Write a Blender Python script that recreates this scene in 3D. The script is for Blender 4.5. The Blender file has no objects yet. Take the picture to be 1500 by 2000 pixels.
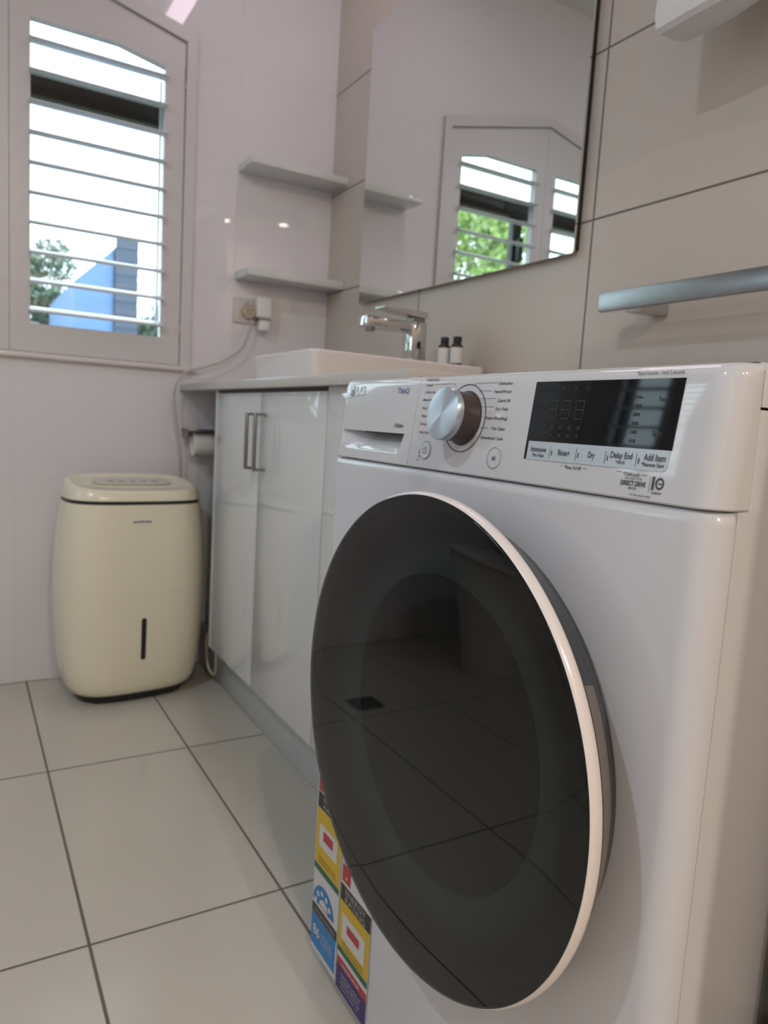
import bpy, bmesh, math, random
from mathutils import Vector, Matrix
random.seed(7)
PI = math.pi
S = bpy.context.scene
COL = S.collection

# ------------------------------------------------------------------ camera
cam = bpy.data.cameras.new('camera'); cam_o = bpy.data.objects.new('camera', cam); COL.objects.link(cam_o)
R0 = (0.8628151, -0.5020061, 0.0594972)
R1 = (-0.0091962, -0.1332625, -0.9910381)
R2 = (0.5054359, 0.8545355, -0.1195974)
mat = Matrix.Identity(4)
for i in range(3):
    mat[i][0] = R0[i]; mat[i][1] = -R1[i]; mat[i][2] = -R2[i]
mat[2][3] = 0.795
cam_o.matrix_world = mat
cam.sensor_fit = 'VERTICAL'; cam.sensor_height = 36.0; cam.lens = 1414.67 / 2000 * 36.0
cam.clip_start = 0.02; cam.clip_end = 300
cam.dof.use_dof = True; cam.dof.focus_distance = 0.62; cam.dof.aperture_fstop = 8.0
S.camera = cam_o

# ------------------------------------------------------------------ view and world
S.view_settings.view_transform = 'Standard'; S.view_settings.look = 'None'
S.view_settings.gamma = 1.0; S.view_settings.use_curve_mapping = False
S.view_settings.exposure = 0.45
W = bpy.data.worlds.new('sky'); S.world = W; W.use_nodes = True
wn = W.node_tree.nodes; wl = W.node_tree.links
bg = wn['Background']; bg.inputs['Color'].default_value = (0.74, 0.90, 1.0, 1); bg.inputs['Strength'].default_value = 3.3

# ------------------------------------------------------------------ room dimensions
XL, XR, YB, YF, ZC = -1.30, 1.058, 2.244, -2.0, 2.40

def lamp(name, loc, energy, color, size, rot=(0, 0, 0), size_y=None):
    l = bpy.data.lights.new(name, 'AREA'); l.energy = energy; l.color = color
    if size_y: l.shape = 'RECTANGLE'; l.size = size; l.size_y = size_y
    else: l.shape = 'DISK'; l.size = size
    return l
DOWNLIGHTS = [  # x, y, watts, colour
    (-0.27, -1.41, 13.5, (1.0, 0.85, 0.72)),
    (0.16, -1.62, 12.0, (1.0, 0.85, 0.72)),
    (-1.00, 0.42, 8.5, (0.70, 0.86, 1.0)),  # added cool fill, out of view, to light the washing machine's front
]
STRIP_W = 1.3
STRIP_COL = (1.0, 0.80, 0.93)

# ------------------------------------------------------------------ materials
def M(name, color, rough=0.4, metal=0.0, spec=0.5, coat=0.0, bump=None, emit=None, noise=None, aniso=0.0):
    m = bpy.data.materials.new(name); m.use_nodes = True
    nt = m.node_tree; b = nt.nodes['Principled BSDF']
    b.inputs['Base Color'].default_value = (*color, 1)
    b.inputs['Roughness'].default_value = rough; b.inputs['Metallic'].default_value = metal
    b.inputs['Specular IOR Level'].default_value = spec
    b.inputs['Coat Weight'].default_value = coat; b.inputs['Coat Roughness'].default_value = 0.03
    if emit: b.inputs['Emission Color'].default_value = (*emit[0], 1); b.inputs['Emission Strength'].default_value = emit[1]
    if noise or bump:
        tc = nt.nodes.new('ShaderNodeTexCoord')
    if noise:
        sc, c2, det = noise
        n = nt.nodes.new('ShaderNodeTexNoise'); n.inputs['Scale'].default_value = sc; n.inputs['Detail'].default_value = det
        nt.links.new(tc.outputs['Object'], n.inputs['Vector'])
        mx = nt.nodes.new('ShaderNodeMix'); mx.data_type = 'RGBA'
        mx.inputs[6].default_value = (*color, 1); mx.inputs[7].default_value = (*c2, 1)
        nt.links.new(n.outputs['Fac'], mx.inputs[0]); nt.links.new(mx.outputs[2], b.inputs['Base Color'])
    if bump:
        sc, st = bump
        n2 = nt.nodes.new('ShaderNodeTexNoise'); n2.inputs['Scale'].default_value = sc; n2.inputs['Detail'].default_value = 4
        nt.links.new(tc.outputs['Object'], n2.inputs['Vector'])
        bp = nt.nodes.new('ShaderNodeBump'); bp.inputs['Strength'].default_value = st; bp.inputs['Distance'].default_value = 0.002
        nt.links.new(n2.outputs['Fac'], bp.inputs['Height']); nt.links.new(bp.outputs['Normal'], b.inputs['Normal'])
    return m

def tile_mat(name, color, c2, grout, axes, origins, periods, width, rough, nscale=3.0, groove=0.6, spec=0.5):
    """Tiles: straight joints at origin + k*period along two axes, cloudy glaze."""
    m = bpy.data.materials.new(name); m.use_nodes = True
    nt = m.node_tree; N = nt.nodes; L = nt.links; b = N['Principled BSDF']
    tc = N.new('ShaderNodeTexCoord'); sp = N.new('ShaderNodeSeparateXYZ'); L.new(tc.outputs['Object'], sp.inputs[0])
    facs = []
    for ax, o, p in zip(axes, origins, periods):
        a = N.new('ShaderNodeMath'); a.operation = 'SUBTRACT'; L.new(sp.outputs[ax], a.inputs[0]); a.inputs[1].default_value = o - p * 40
        d = N.new('ShaderNodeMath'); d.operation = 'PINGPONG'; L.new(a.outputs[0], d.inputs[0]); d.inputs[1].default_value = p / 2
        r = N.new('ShaderNodeMapRange'); L.new(d.outputs[0], r.inputs[0])
        r.inputs[1].default_value = width * 0.35; r.inputs[2].default_value = width * 0.65
        r.inputs[3].default_value = 1.0; r.inputs[4].default_value = 0.0
        facs.append(r)
    mxm = N.new('ShaderNodeMath'); mxm.operation = 'MAXIMUM'; L.new(facs[0].outputs[0], mxm.inputs[0]); L.new(facs[1].outputs[0], mxm.inputs[1])
    n = N.new('ShaderNodeTexNoise'); n.inputs['Scale'].default_value = nscale; n.inputs['Detail'].default_value = 5
    L.new(tc.outputs['Object'], n.inputs['Vector'])
    m1 = N.new('ShaderNodeMix'); m1.data_type = 'RGBA'; m1.inputs[6].default_value = (*color, 1); m1.inputs[7].default_value = (*c2, 1)
    L.new(n.outputs['Fac'], m1.inputs[0])
    m2 = N.new('ShaderNodeMix'); m2.data_type = 'RGBA'; m2.inputs[7].default_value = (*grout, 1)
    L.new(m1.outputs[2], m2.inputs[6]); L.new(mxm.outputs[0], m2.inputs[0]); L.new(m2.outputs[2], b.inputs['Base Color'])
    rr = N.new('ShaderNodeMapRange'); L.new(mxm.outputs[0], rr.inputs[0]); rr.inputs[3].default_value = rough; rr.inputs[4].default_value = 0.8
    L.new(rr.outputs[0], b.inputs['Roughness']); b.inputs['Specular IOR Level'].default_value = spec
    inv = N.new('ShaderNodeMath'); inv.operation = 'SUBTRACT'; inv.inputs[0].default_value = 1.0; L.new(mxm.outputs[0], inv.inputs[1])
    bp = N.new('ShaderNodeBump'); bp.inputs['Strength'].default_value = groove; bp.inputs['Distance'].default_value = 0.0015
    L.new(inv.outputs[0], bp.inputs['Height']); L.new(bp.outputs['Normal'], b.inputs['Normal'])
    return m

def fade_mat(name, inner, outer, cy, cz, r0, r1):
    """printed dot fade on the door surround: a ring that runs from grey at the porthole to black at the rim"""
    m = bpy.data.materials.new(name); m.use_nodes = True; nt = m.node_tree; N = nt.nodes; L = nt.links; b = N['Principled BSDF']
    tc = N.new('ShaderNodeTexCoord'); sub = N.new('ShaderNodeVectorMath'); sub.operation = 'SUBTRACT'; sub.inputs[1].default_value = (0, cy, cz)
    mul = N.new('ShaderNodeVectorMath'); mul.operation = 'MULTIPLY'; mul.inputs[1].default_value = (0, 1, 1)
    ln = N.new('ShaderNodeVectorMath'); ln.operation = 'LENGTH'; mr = N.new('ShaderNodeMapRange'); mr.interpolation_type = 'SMOOTHSTEP'
    L.new(tc.outputs['Object'], sub.inputs[0]); L.new(sub.outputs[0], mul.inputs[0]); L.new(mul.outputs[0], ln.inputs[0]); L.new(ln.outputs['Value'], mr.inputs[0])
    mr.inputs[1].default_value = r0; mr.inputs[2].default_value = r1
    mx = N.new('ShaderNodeMix'); mx.data_type = 'RGBA'; mx.inputs[6].default_value = (*inner, 1); mx.inputs[7].default_value = (*outer, 1)
    L.new(mr.outputs[0], mx.inputs[0]); L.new(mx.outputs[2], b.inputs['Base Color']); b.inputs['Roughness'].default_value = .5
    return m

def glass_mat(name, tint, ior=1.5, rough=0.0, boost=0.0):
    """Thin sheet: tinted see-through plus a fresnel mirror coat."""
    m = bpy.data.materials.new(name); m.use_nodes = True
    nt = m.node_tree; N = nt.nodes; L = nt.links
    for n in list(N): N.remove(n)
    out = N.new('ShaderNodeOutputMaterial'); t = N.new('ShaderNodeBsdfTransparent'); g = N.new('ShaderNodeBsdfGlossy')
    t.inputs['Color'].default_value = (*tint, 1); g.inputs['Roughness'].default_value = rough
    g.inputs['Color'].default_value = (1, 1, 1, 1)
    f = N.new('ShaderNodeFresnel'); ge = N.new('ShaderNodeNewGeometry'); io = N.new('ShaderNodeMapRange')
    io.inputs[3].default_value = ior; io.inputs[4].default_value = 1.0 / ior      # same reflectance on both faces of the sheet
    L.new(ge.outputs['Backfacing'], io.inputs[0]); L.new(io.outputs[0], f.inputs['IOR'])
    a = N.new('ShaderNodeMath'); a.operation = 'ADD'; a.inputs[1].default_value = boost; L.new(f.outputs[0], a.inputs[0])
    mx = N.new('ShaderNodeMixShader'); L.new(a.outputs[0], mx.inputs[0]); L.new(t.outputs[0], mx.inputs[1]); L.new(g.outputs[0], mx.inputs[2])
    L.new(mx.outputs[0], out.inputs['Surface'])
    return m

MAT = {}
MAT['floor'] = tile_mat('floor_tile', (0.53, 0.50, 0.43), (0.60, 0.57, 0.495), (0.15, 0.13, 0.10), (0, 1), (0.161, 1.057), (0.306, 0.588), 0.0045, 0.17, 3.0)
MAT['beige'] = tile_mat('beige_wall_tile', (0.49, 0.435, 0.37), (0.57, 0.51, 0.445), (0.13, 0.115, 0.10), (1, 2), (1.0645, 1.2095), (0.6095, 0.3105), 0.004, 0.35, 4.0)
MAT['white'] = tile_mat('white_wall_tile', (0.72, 0.715, 0.75), (0.74, 0.735, 0.77), (0.63, 0.625, 0.65), (0, 2), (0.74, 1.2095), (0.61, 0.3105), 0.0022, 0.02, 1.0, 0.08)
MAT['white_side'] = tile_mat('white_side_wall_tile', (0.72, 0.715, 0.75), (0.74, 0.735, 0.77), (0.54, 0.52, 0.54), (1, 2), (0.42, 1.2095), (0.61, 0.3105), 0.0022, 0.09, 1.0, 0.15)
MAT['paint'] = M('white_paint', (0.72, 0.71, 0.70), 0.6)
MAT['rearwall'] = M('warm_tan_wall', (0.50, 0.38, 0.30), 0.5)
MAT['shutter'] = M('shutter_satin_white', (0.62, 0.61, 0.62), 0.32)
MAT['slat'] = M('shutter_slat_white', (0.66, 0.68, 0.70), 0.3)
MAT['gap'] = M('dark_gap', (0.03, 0.03, 0.03), 0.8)
MAT['alu'] = M('dark_bronze_aluminium', (0.035, 0.027, 0.023), 0.4, 0.3)
MAT['pane'] = glass_mat('window_glass', (0.96, 0.98, 0.98))
MAT['enamel'] = M('white_appliance_enamel', (0.58, 0.595, 0.625), 0.16, spec=0.5)
MAT['panelw'] = M('white_gloss_plastic', (0.58, 0.60, 0.625), 0.07, spec=0.55, coat=0.25)
MAT['ringw'] = M('pearl_white_trim', (0.76, 0.73, 0.72), 0.18)
MAT['smoke'] = glass_mat('smoked_door_glass', (0.42, 0.47, 0.47), 1.42, 0.0, 0.0)
MAT['blackp'] = M('black_gloss_plastic', (0.006, 0.007, 0.009), 0.16, spec=0.3)
MAT['blackm'] = M('black_matt_plastic', (0.012, 0.013, 0.014), 0.5)
MAT['taupe'] = M('taupe_plastic', (0.13, 0.115, 0.105), 0.3)
MAT['grip'] = M('taupe_grip_plastic', (0.17, 0.15, 0.135), 0.35)
MAT['seal'] = fade_mat('grey_to_black_surround', (0.34, 0.40, 0.41), (0.008, 0.009, 0.010), -.016, .4915, .160, .208)
MAT['bowl'] = glass_mat('porthole_glass', (0.30, 0.33, 0.33), 1.5)
MAT['drum'] = M('dark_drum', (0.012, 0.014, 0.015), 0.6)
MAT['disp'] = M('black_display_glass', (0.003, 0.004, 0.005), 0.04, spec=0.4)
MAT['strip'] = M('pale_touch_strip', (0.47, 0.55, 0.60), 0.2)
MAT['ink'] = M('dark_grey_print', (0.06, 0.065, 0.075), 0.5)
MAT['inkred'] = M('dark_red_print', (0.22, 0.08, 0.10), 0.5)
MAT['inkblue'] = M('violet_blue_print', (0.14, 0.15, 0.33), 0.5)
MAT['inkteal'] = M('teal_blue_print', (0.03, 0.13, 0.26), 0.5)
MAT['faint'] = M('faint_display_print', (0.016, 0.016, 0.017), 0.5)
MAT['faint2'] = M('grey_display_print', (0.05, 0.055, 0.06), 0.5)
MAT['logosil'] = M('silver_logo', (0.75, 0.76, 0.78), 0.15, 0.7)
MAT['gloss'] = M('white_gloss_laminate', (0.63, 0.65, 0.64), 0.05, spec=0.5)
MAT['kick'] = M('kickboard_laminate', (0.50, 0.53, 0.53), 0.12)
MAT['stone'] = M('pale_stone_benchtop', (0.58, 0.555, 0.52), 0.25, noise=(60, (0.50, 0.48, 0.45), 3))
MAT['ceramic'] = M('white_ceramic', (0.74, 0.71, 0.69), 0.06, coat=0.3)
MAT['chrome'] = M('chrome', (0.62, 0.63, 0.64), 0.08, 1.0)
MAT['satin'] = M('satin_steel', (0.30, 0.29, 0.28), 0.28, 1.0)
MAT['rail'] = M('dull_chrome', (0.33, 0.34, 0.35), 0.28, 1.0)
MAT['mirror'] = M('mirror_silver', (0.80, 0.83, 0.81), 0.0, 1.0)
MAT['cream'] = M('cream_plastic', (0.80, 0.77, 0.61), 0.2, noise=(2.0, (0.78, 0.75, 0.59), 2))
MAT['creampan'] = M('pale_cream_plastic', (0.62, 0.59, 0.50), 0.3)
MAT['outlet'] = M('outlet_white_plastic', (0.62, 0.60, 0.57), 0.3)
MAT['tan'] = M('yellowed_plastic', (0.50, 0.41, 0.30), 0.4)
MAT['plug'] = M('bright_white_plastic', (0.78, 0.78, 0.79), 0.25)
MAT['cord'] = M('beige_cable', (0.50, 0.47, 0.38), 0.5)
MAT['towel'] = M('white_terry', (0.72, 0.72, 0.73), 0.95, bump=(420, 0.9))
MAT['paper'] = M('white_tissue', (0.74, 0.73, 0.71), 0.9)
MAT['amber'] = M('dark_brown_bottle', (0.02, 0.008, 0.008), 0.12)
MAT['label'] = M('white_bottle_label', (0.62, 0.63, 0.60), 0.5)
MAT['sw'] = M('sticker_white', (0.62, 0.62, 0.62), 0.45)
MAT['sy'] = M('sticker_yellow', (0.62, 0.42, 0.02), 0.45)
MAT['sk'] = M('sticker_black', (0.022, 0.020, 0.018), 0.45)
MAT['sg'] = M('sticker_green', (0.01, 0.13, 0.07), 0.45)
MAT['sr'] = M('sticker_red', (0.45, 0.03, 0.035), 0.45)
MAT['sb'] = M('sticker_blue', (0.02, 0.20, 0.50), 0.45)
MAT['sp'] = M('sticker_purple', (0.045, 0.025, 0.14), 0.45)
MAT['sgr'] = M('sticker_grey_print', (0.30, 0.30, 0.29), 0.45)
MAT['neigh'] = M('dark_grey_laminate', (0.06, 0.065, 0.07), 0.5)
MAT['glow'] = M('lamp_diffuser', (0.9, 0.85, 0.8), 0.5, emit=((1.0, 0.90, 0.80), 80.0))
MAT['glowc'] = M('tube_diffuser', (0.9, 0.88, 0.9), 0.5, emit=((1.0, 0.84, 0.95), 1.2))
MAT['bluewall'] = M('blue_cladding', (0.085, 0.16, 0.32), 0.6, noise=(1.5, (0.13, 0.23, 0.42), 4))
MAT['greywall'] = M('grey_brick', (0.06, 0.075, 0.11), 0.7)
MAT['leafg'] = M('bright_leaf', (0.17, 0.27, 0.06), 0.7, noise=(1.2, (0.34, 0.44, 0.12), 3))
MAT['leafd'] = M('grey_green_leaf', (0.08, 0.12, 0.085), 0.7, noise=(0.7, (0.17, 0.21, 0.14), 3))
MAT['bark'] = M('bark', (0.10, 0.075, 0.05), 0.9)
MAT['grass'] = M('grass', (0.065, 0.09, 0.045), 0.9, noise=(0.6, (0.11, 0.13, 0.07), 4))
MAT['roof'] = M('pale_roof_tile', (0.11, 0.125, 0.14), 0.7)
MAT['render'] = M('pale_render', (0.20, 0.20, 0.18), 0.8)

# ------------------------------------------------------------------ helpers
def rootloc(o):
    v = Vector((0, 0, 0))
    while o is not None: v = v + Vector(o.location); o = o.parent
    return v
def shade(me, deg=38):
    for p in me.polygons: p.use_smooth = True
    try: me.set_sharp_from_angle(angle=math.radians(deg))
    except Exception: pass
def obj(name, bm, m, parent=None, loc=None, smooth=True):
    """One mesh object; bm holds room coordinates."""
    me = bpy.data.meshes.new(name)
    off = rootloc(parent) if parent is not None else (Vector(loc) if loc is not None else Vector((0, 0, 0)))
    bmesh.ops.translate(bm, verts=bm.verts, vec=-off)
    bmesh.ops.recalc_face_normals(bm, faces=bm.faces)
    bm.to_mesh(me); bm.free()
    if smooth: shade(me)
    for mm in (m if isinstance(m, (list, tuple)) else [m]): me.materials.append(mm)
    o = bpy.data.objects.new(name, me); COL.objects.link(o)
    if parent is not None: o.parent = parent
    elif loc is not None: o.location = loc
    return o
def thing(name, label, cat, loc, group=None):
    o = bpy.data.objects.new(name, None); o.empty_display_size = 0.05; COL.objects.link(o)
    o.location = loc; o['label'] = label; o['category'] = cat
    if group: o['group'] = group
    return o
def tag(o, label, cat, group=None):
    o['label'] = label; o['category'] = cat
    if group: o['group'] = group
    return o
def struct(o): o['kind'] = 'structure'; return o
def box(bm, x0, x1, y0, y1, z0, z1, bev=0.0, seg=2):
    vs = [bm.verts.new((x, y, z)) for x in (x0, x1) for y in (y0, y1) for z in (z0, z1)]
    q = [(0, 1, 3, 2), (4, 6, 7, 5), (0, 4, 5, 1), (2, 3, 7, 6), (0, 2, 6, 4), (1, 5, 7, 3)]
    fs = [bm.faces.new([vs[i] for i in f]) for f in q]
    if bev > 0:
        es = list({e for f in fs for e in f.edges})
        bmesh.ops.bevel(bm, geom=es, offset=bev, segments=seg, affect='EDGES', profile=0.5)
    return bm
def B(*a, **k): return box(bmesh.new(), *a, **k)
def loft(bm, rings, cap0=True, cap1=True, closed=True):
    vr = [[bm.verts.new(p) for p in r] for r in rings]
    n = len(vr[0])
    for a, b in zip(vr, vr[1:]):
        for i in range(n if closed else n - 1):
            j = (i + 1) % n
            bm.faces.new((a[i], a[j], b[j], b[i]))
    if cap0: bm.faces.new(vr[0][::-1])
    if cap1: bm.faces.new(vr[-1])
    return bm
def lathe(bm, prof, c, axis='z', n=48, sy=1.0, cap=True):
    """prof: list of (r, h). axis 'z': height up; axis 'x': h is room X."""
    rings = []
    for r, hh in prof:
        ring = []
        for i in range(n):
            a = 2 * PI * i / n
            if axis == 'z': ring.append((c[0] + r * math.cos(a), c[1] + sy * r * math.sin(a), c[2] + hh))
            elif axis == 'x': ring.append((hh, c[1] + r * math.cos(a), c[2] + r * math.sin(a)))
            else: ring.append((c[0] + r * math.cos(a), hh, c[2] + r * math.sin(a)))
        rings.append(ring)
    return loft(bm, rings, cap and prof[0][0] > 1e-5, cap and prof[-1][0] > 1e-5)
def tube(bm, pts, r, n=10, caps=True):
    pts = [Vector(p) for p in pts]; rings = []
    up = Vector((0, 0, 1))
    for i, p in enumerate(pts):
        t = (pts[min(i + 1, len(pts) - 1)] - pts[max(i - 1, 0)]).normalized()
        a = t.cross(up)
        if a.length < 0.05: a = t.cross(Vector((1, 0, 0)))
        a.normalize(); b = t.cross(a)
        rings.append([p + r * (math.cos(2 * PI * k / n) * a + math.sin(2 * PI * k / n) * b) for k in range(n)])
    return loft(bm, rings, caps, caps)
def smooth_path(pts, k=8):
    pts = [Vector(p) for p in pts]; out = []
    P = [pts[0]] + pts + [pts[-1]]
    for i in range(1, len(P) - 2):
        for j in range(k):
            t = j / k
            out.append(0.5 * ((2 * P[i]) + (-P[i-1] + P[i+1]) * t + (2*P[i-1] - 5*P[i] + 4*P[i+1] - P[i+2]) * t*t + (-P[i-1] + 3*P[i] - 3*P[i+1] + P[i+2]) * t**3))
    out.append(pts[-1]); return out
def prism(bm, poly, d0, d1, plane='xz'):
    def P(u, v, d):
        return {'xz': (u, d, v), 'yz': (d, u, v), 'xy': (u, v, d)}[plane]
    return loft(bm, [[P(u, v, d0) for u, v in poly], [P(u, v, d1) for u, v in poly]])
def boolean(o, cutter_bm, parent_off, op='DIFFERENCE'):
    me = bpy.data.meshes.new('cut'); bmesh.ops.translate(cutter_bm, verts=cutter_bm.verts, vec=-parent_off)
    bmesh.ops.recalc_face_normals(cutter_bm, faces=cutter_bm.faces)
    cutter_bm.to_mesh(me); cutter_bm.free()
    c = bpy.data.objects.new('cut', me); COL.objects.link(c); c.matrix_world = o.matrix_world
    if o.parent: c.parent = o.parent
    md = o.modifiers.new('b', 'BOOLEAN'); md.operation = op; md.object = c; md.solver = 'EXACT'
    bpy.context.view_layer.update()
    dg = bpy.context.evaluated_depsgraph_get()
    nm = bpy.data.meshes.new_from_object(o.evaluated_get(dg))
    o.modifiers.clear(); o.data = nm; shade(nm, 30)
    bpy.data.objects.remove(c)

# ------------------------------------------------------------------ room shell
struct(obj('floor', B(XL - .1, XR + .1, YF - .1, YB + .16, -0.08, 0.0), MAT['floor']))
struct(obj('ceiling', B(XL - .1, XR + .1, YF - .1, YB + .16, ZC, ZC + 0.08), MAT['paint']))
struct(obj('wall_right', B(XR, XR + .12, YF - .1, YB + .16, 0, ZC), MAT['beige']))
struct(obj('wall_rear', B(XL - .1, XR, YF - .12, YF, 0, ZC), MAT['rearwall']))

WX0, WX1, WXM = -0.365, 0.605, 0.12     # peaked window, outer trim, centre line
WZ0, WZS, WZP = 0.905, 1.877, 1.990     # bottom, shoulder, peak
def wall_with_hole(bm, outer, hole, d0, d1, plane):
    """outer rectangle minus a hole polygon, both given counter-clockwise from the bottom left; same corner count not needed."""
    def P(u, v, d): return (u, d, v) if plane == 'xz' else (d, u, v)
    (u0, v0), (u1, v1) = outer
    hu0, hu1 = min(p[0] for p in hole), max(p[0] for p in hole); hv0 = min(p[1] for p in hole)
    top = [p for p in hole if p[1] > hv0 + 1e-6]; top.sort(key=lambda p: p[0])
    polys = [[(u0, v0), (hu0, v0), (hu0, v1), (u0, v1)], [(hu1, v0), (u1, v0), (u1, v1), (hu1, v1)], [(hu0, v0), (hu1, v0), (hu1, hv0), (hu0, hv0)]]
    for a, b in zip(top, top[1:]): polys.append([a, b, (b[0], v1), (a[0], v1)])
    for pl in polys: loft(bm, [[P(u, v, d0) for u, v in pl], [P(u, v, d1) for u, v in pl]])
    return bm
hole = [(WX0 + .025, WZ0 + .02), (WX1 - .025, WZ0 + .02), (WX1 - .025, WZS - .01), (WXM, WZP - .02), (WX0 + .025, WZS - .01)]
struct(obj('wall_back', wall_with_hole(bmesh.new(), ((XL - .1, 0), (XR, ZC)), hole, YB, YB + .16, 'xz'), MAT['white'], smooth=False))
# left wall with a rectangular window above the toilet
LY0, LY1, LZ0, LZ1 = 1.48, 2.12, 1.02, 1.86
struct(obj('wall_left', wall_with_hole(bmesh.new(), ((YF, 0), (YB, ZC)), [(LY0, LZ0), (LY1, LZ0), (LY1, LZ1), (LY0, LZ1)], XL - .12, XL, 'yz'), MAT['white_side'], smooth=False))

# window trim on the back wall: peaked architrave
def ring_poly(bm, outer, inner, d0, d1, plane='xz'):
    def P(u, v, d): return (u, d, v) if plane == 'xz' else (d, u, v)
    n = len(outer)
    vo0 = [bm.verts.new(P(*p, d0)) for p in outer]; vi0 = [bm.verts.new(P(*p, d0)) for p in inner]
    vo1 = [bm.verts.new(P(*p, d1)) for p in outer]; vi1 = [bm.verts.new(P(*p, d1)) for p in inner]
    for i in range(n):
        j = (i + 1) % n
        bm.faces.new((vo0[i], vo0[j], vi0[j], vi0[i])); bm.faces.new((vo1[j], vo1[i], vi1[i], vi1[j]))
        bm.faces.new((vo0[i], vo1[i], vo1[j], vo0[j])); bm.faces.new((vi0[j], vi1[j], vi1[i], vi0[i]))
    return bm
outer = [(WX0, WZ0 + .012), (WX1, WZ0 + .012), (WX1, WZS), (WXM, WZP), (WX0, WZS)]
inner = [(WX0 + .0285, .934), (WX1 - .0285, .934), (WX1 - .0285, WZS - .0285), (WXM, WZP - .033), (WX0 + .0285, WZS - .0285)]
struct(obj('trim_1', ring_poly(bmesh.new(), outer, inner, YB - .012, YB + .02), MAT['shutter'], smooth=False))
struct(obj('trim_2', B(WX0 - .02, WX1 + .02, YB - .017, YB + .05, .9195, .9315, bev=.002), MAT['ceramic']))

# outside window: dark aluminium frame with transom and mullion, panes
WY = YB + .105
win = struct(bpy.data.objects.new('window_1', None)); COL.objects.link(win); win.location = (WXM, WY, WZ0)
f_out = [(WX0 + .02, WZ0 + .015), (WX1 - .02, WZ0 + .015), (WX1 - .02, WZS - .01), (WXM, WZP - .02), (WX0 + .02, WZS - .01)]
f_in = [(WX0 + .055, WZ0 + .055), (WX1 - .052, WZ0 + .055), (WX1 - .052, WZS - .035), (WXM, WZP - .06), (WX0 + .055, WZS - .035)]
wfb = ring_poly(bmesh.new(), f_out, f_in, WY, WY + .04)
box(wfb, WX0 + .04, WX1 - .03, WY - .005, WY + .04, 1.640, 1.700, bev=.002)
box(wfb, 0.132, 0.172, WY, WY + .035, WZ0 + .04, 1.642, bev=.002)
obj('window_frame', wfb, MAT['alu'], win)
obj('window_pane', prism(bmesh.new(), [(x, z) for x, z in f_in], WY + .018, WY + .022), MAT['pane'], win)
obj('window_latch', B(.142, .162, WY - .03, WY, 1.47, 1.56, bev=.003), MAT['blackm'], win)
win2 = struct(bpy.data.objects.new('window_2', None)); COL.objects.link(win2); win2.location = (XL - .1, (LY0 + LY1) / 2, LZ0)
o2 = [(LY0, LZ0), (LY1, LZ0), (LY1, LZ1), (LY0, LZ1)]; i2 = [(LY0 + .03, LZ0 + .03), (LY1 - .03, LZ0 + .03), (LY1 - .03, LZ1 - .03), (LY0 + .03, LZ1 - .03)]
obj('window_frame', ring_poly(bmesh.new(), o2, i2, XL - .11, XL - .075, 'yz'), MAT['alu'], win2)
obj('window_pane', prism(bmesh.new(), i2, XL - .095, XL - .091, 'yz'), MAT['pane'], win2)

# ------------------------------------------------------------------ plantation shutters
TILT = math.radians(12.7)
def slat_bm(plane, a0, a1, d, z, depth=.088, th=.0125, sgn=1):
    """elliptical blade, outer edge raised by TILT"""
    bm = bmesh.new(); pts = []
    for k in range(18):
        a = 2 * PI * k / 18
        u = depth / 2 * math.cos(a); v = th / 2 * math.sin(a)
        pts.append((u * math.cos(TILT) - v * math.sin(TILT), u * math.sin(TILT) + v * math.cos(TILT)))
    if plane == 'xz': rings = [[(x, d + u, z + v) for u, v in pts] for x in (a0, a1)]
    else: rings = [[(d - u, y, z + v) for u, v in pts] for y in (a0, a1)]
    return loft(bm, rings)
def back_shutter(x0, x1, rake, label):
    """x0..x1; the inner stile is at the window centre; rake=+1 rises towards -x, -1 towards +x"""
    cx = (x0 + x1) / 2
    root = thing('window_shutter', label, 'shutter', (cx, YB, .934), 'plantation shutters of the peaked window')
    zs, zp = WZS - .031, WZP - .036
    if rake > 0:   # right leaf: low at x1, high at x0
        out = [(x0, .936), (x1, .936), (x1, zs), (x0, zp)]
        ox0, ox1 = x0 + .05, x1 - .057
        opn = [(ox0, 1.013), (ox1, 1.013), (ox1, 1.768), (ox1 - .125, 1.793), (ox0, 1.793)]
        outp = [(x0, .936), (x1, .936), (x1, zs), ((ox1 - .125), zs + (x1 - ox1 + .125) * (zp - zs) / (x1 - x0)), (x0, zp)]
    else:
        ox0, ox1 = x0 + .057, x1 - .05
        opn = [(ox0, 1.013), (ox1, 1.013), (ox1, 1.793), (ox0 + .125, 1.793), (ox0, 1.768)]
        outp = [(x0, .936), (x1, .936), (x1, zp), ((ox0 + .125), zs + (ox0 + .125 - x0) * (zp - zs) / (x1 - x0)), (x0, zs)]
    obj('shutter_frame', ring_poly(bmesh.new(), outp, opn, YB - .002, YB + .026), MAT['shutter'], root, smooth=False)
    for k in range(10):
        z = 1.052 + .0768 * k
        a0, a1 = ox0 - .004, ox1 + .004
        obj('slat', slat_bm('xz', a0, a1, YB + .012, z), MAT['slat'], root)
    obj('tilt_rod', B((ox1 - .0) if rake > 0 else ox0 - .006, (ox1 + .006) if rake > 0 else ox0, YB + .06, YB + .066, 1.05, 1.75), MAT['slat'], root)
    if rake > 0: obj('rebate_strip', B(WXM - .012, WXM + .012, YB + .0265, YB + .032, .940, 1.92), MAT['shutter'], root)
    # hinges on the outer stile
    hx = x1 - .001 if rake > 0 else x0 - .004
    for hz in (1.00, 1.72):
        obj('hinge', B(hx, hx + .005, YB - .007, YB + .004, hz, hz + .055, bev=.001), MAT['satin'], root)
    return root
back_shutter(WXM + .0006, .5745, +1, 'white louvred shutter leaf beside the wall shelves, hinged on its right')
back_shutter(WX0 + .031, WXM - .0006, -1, 'white louvred shutter leaf farther from the shelves, left half of the peaked window')
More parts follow.
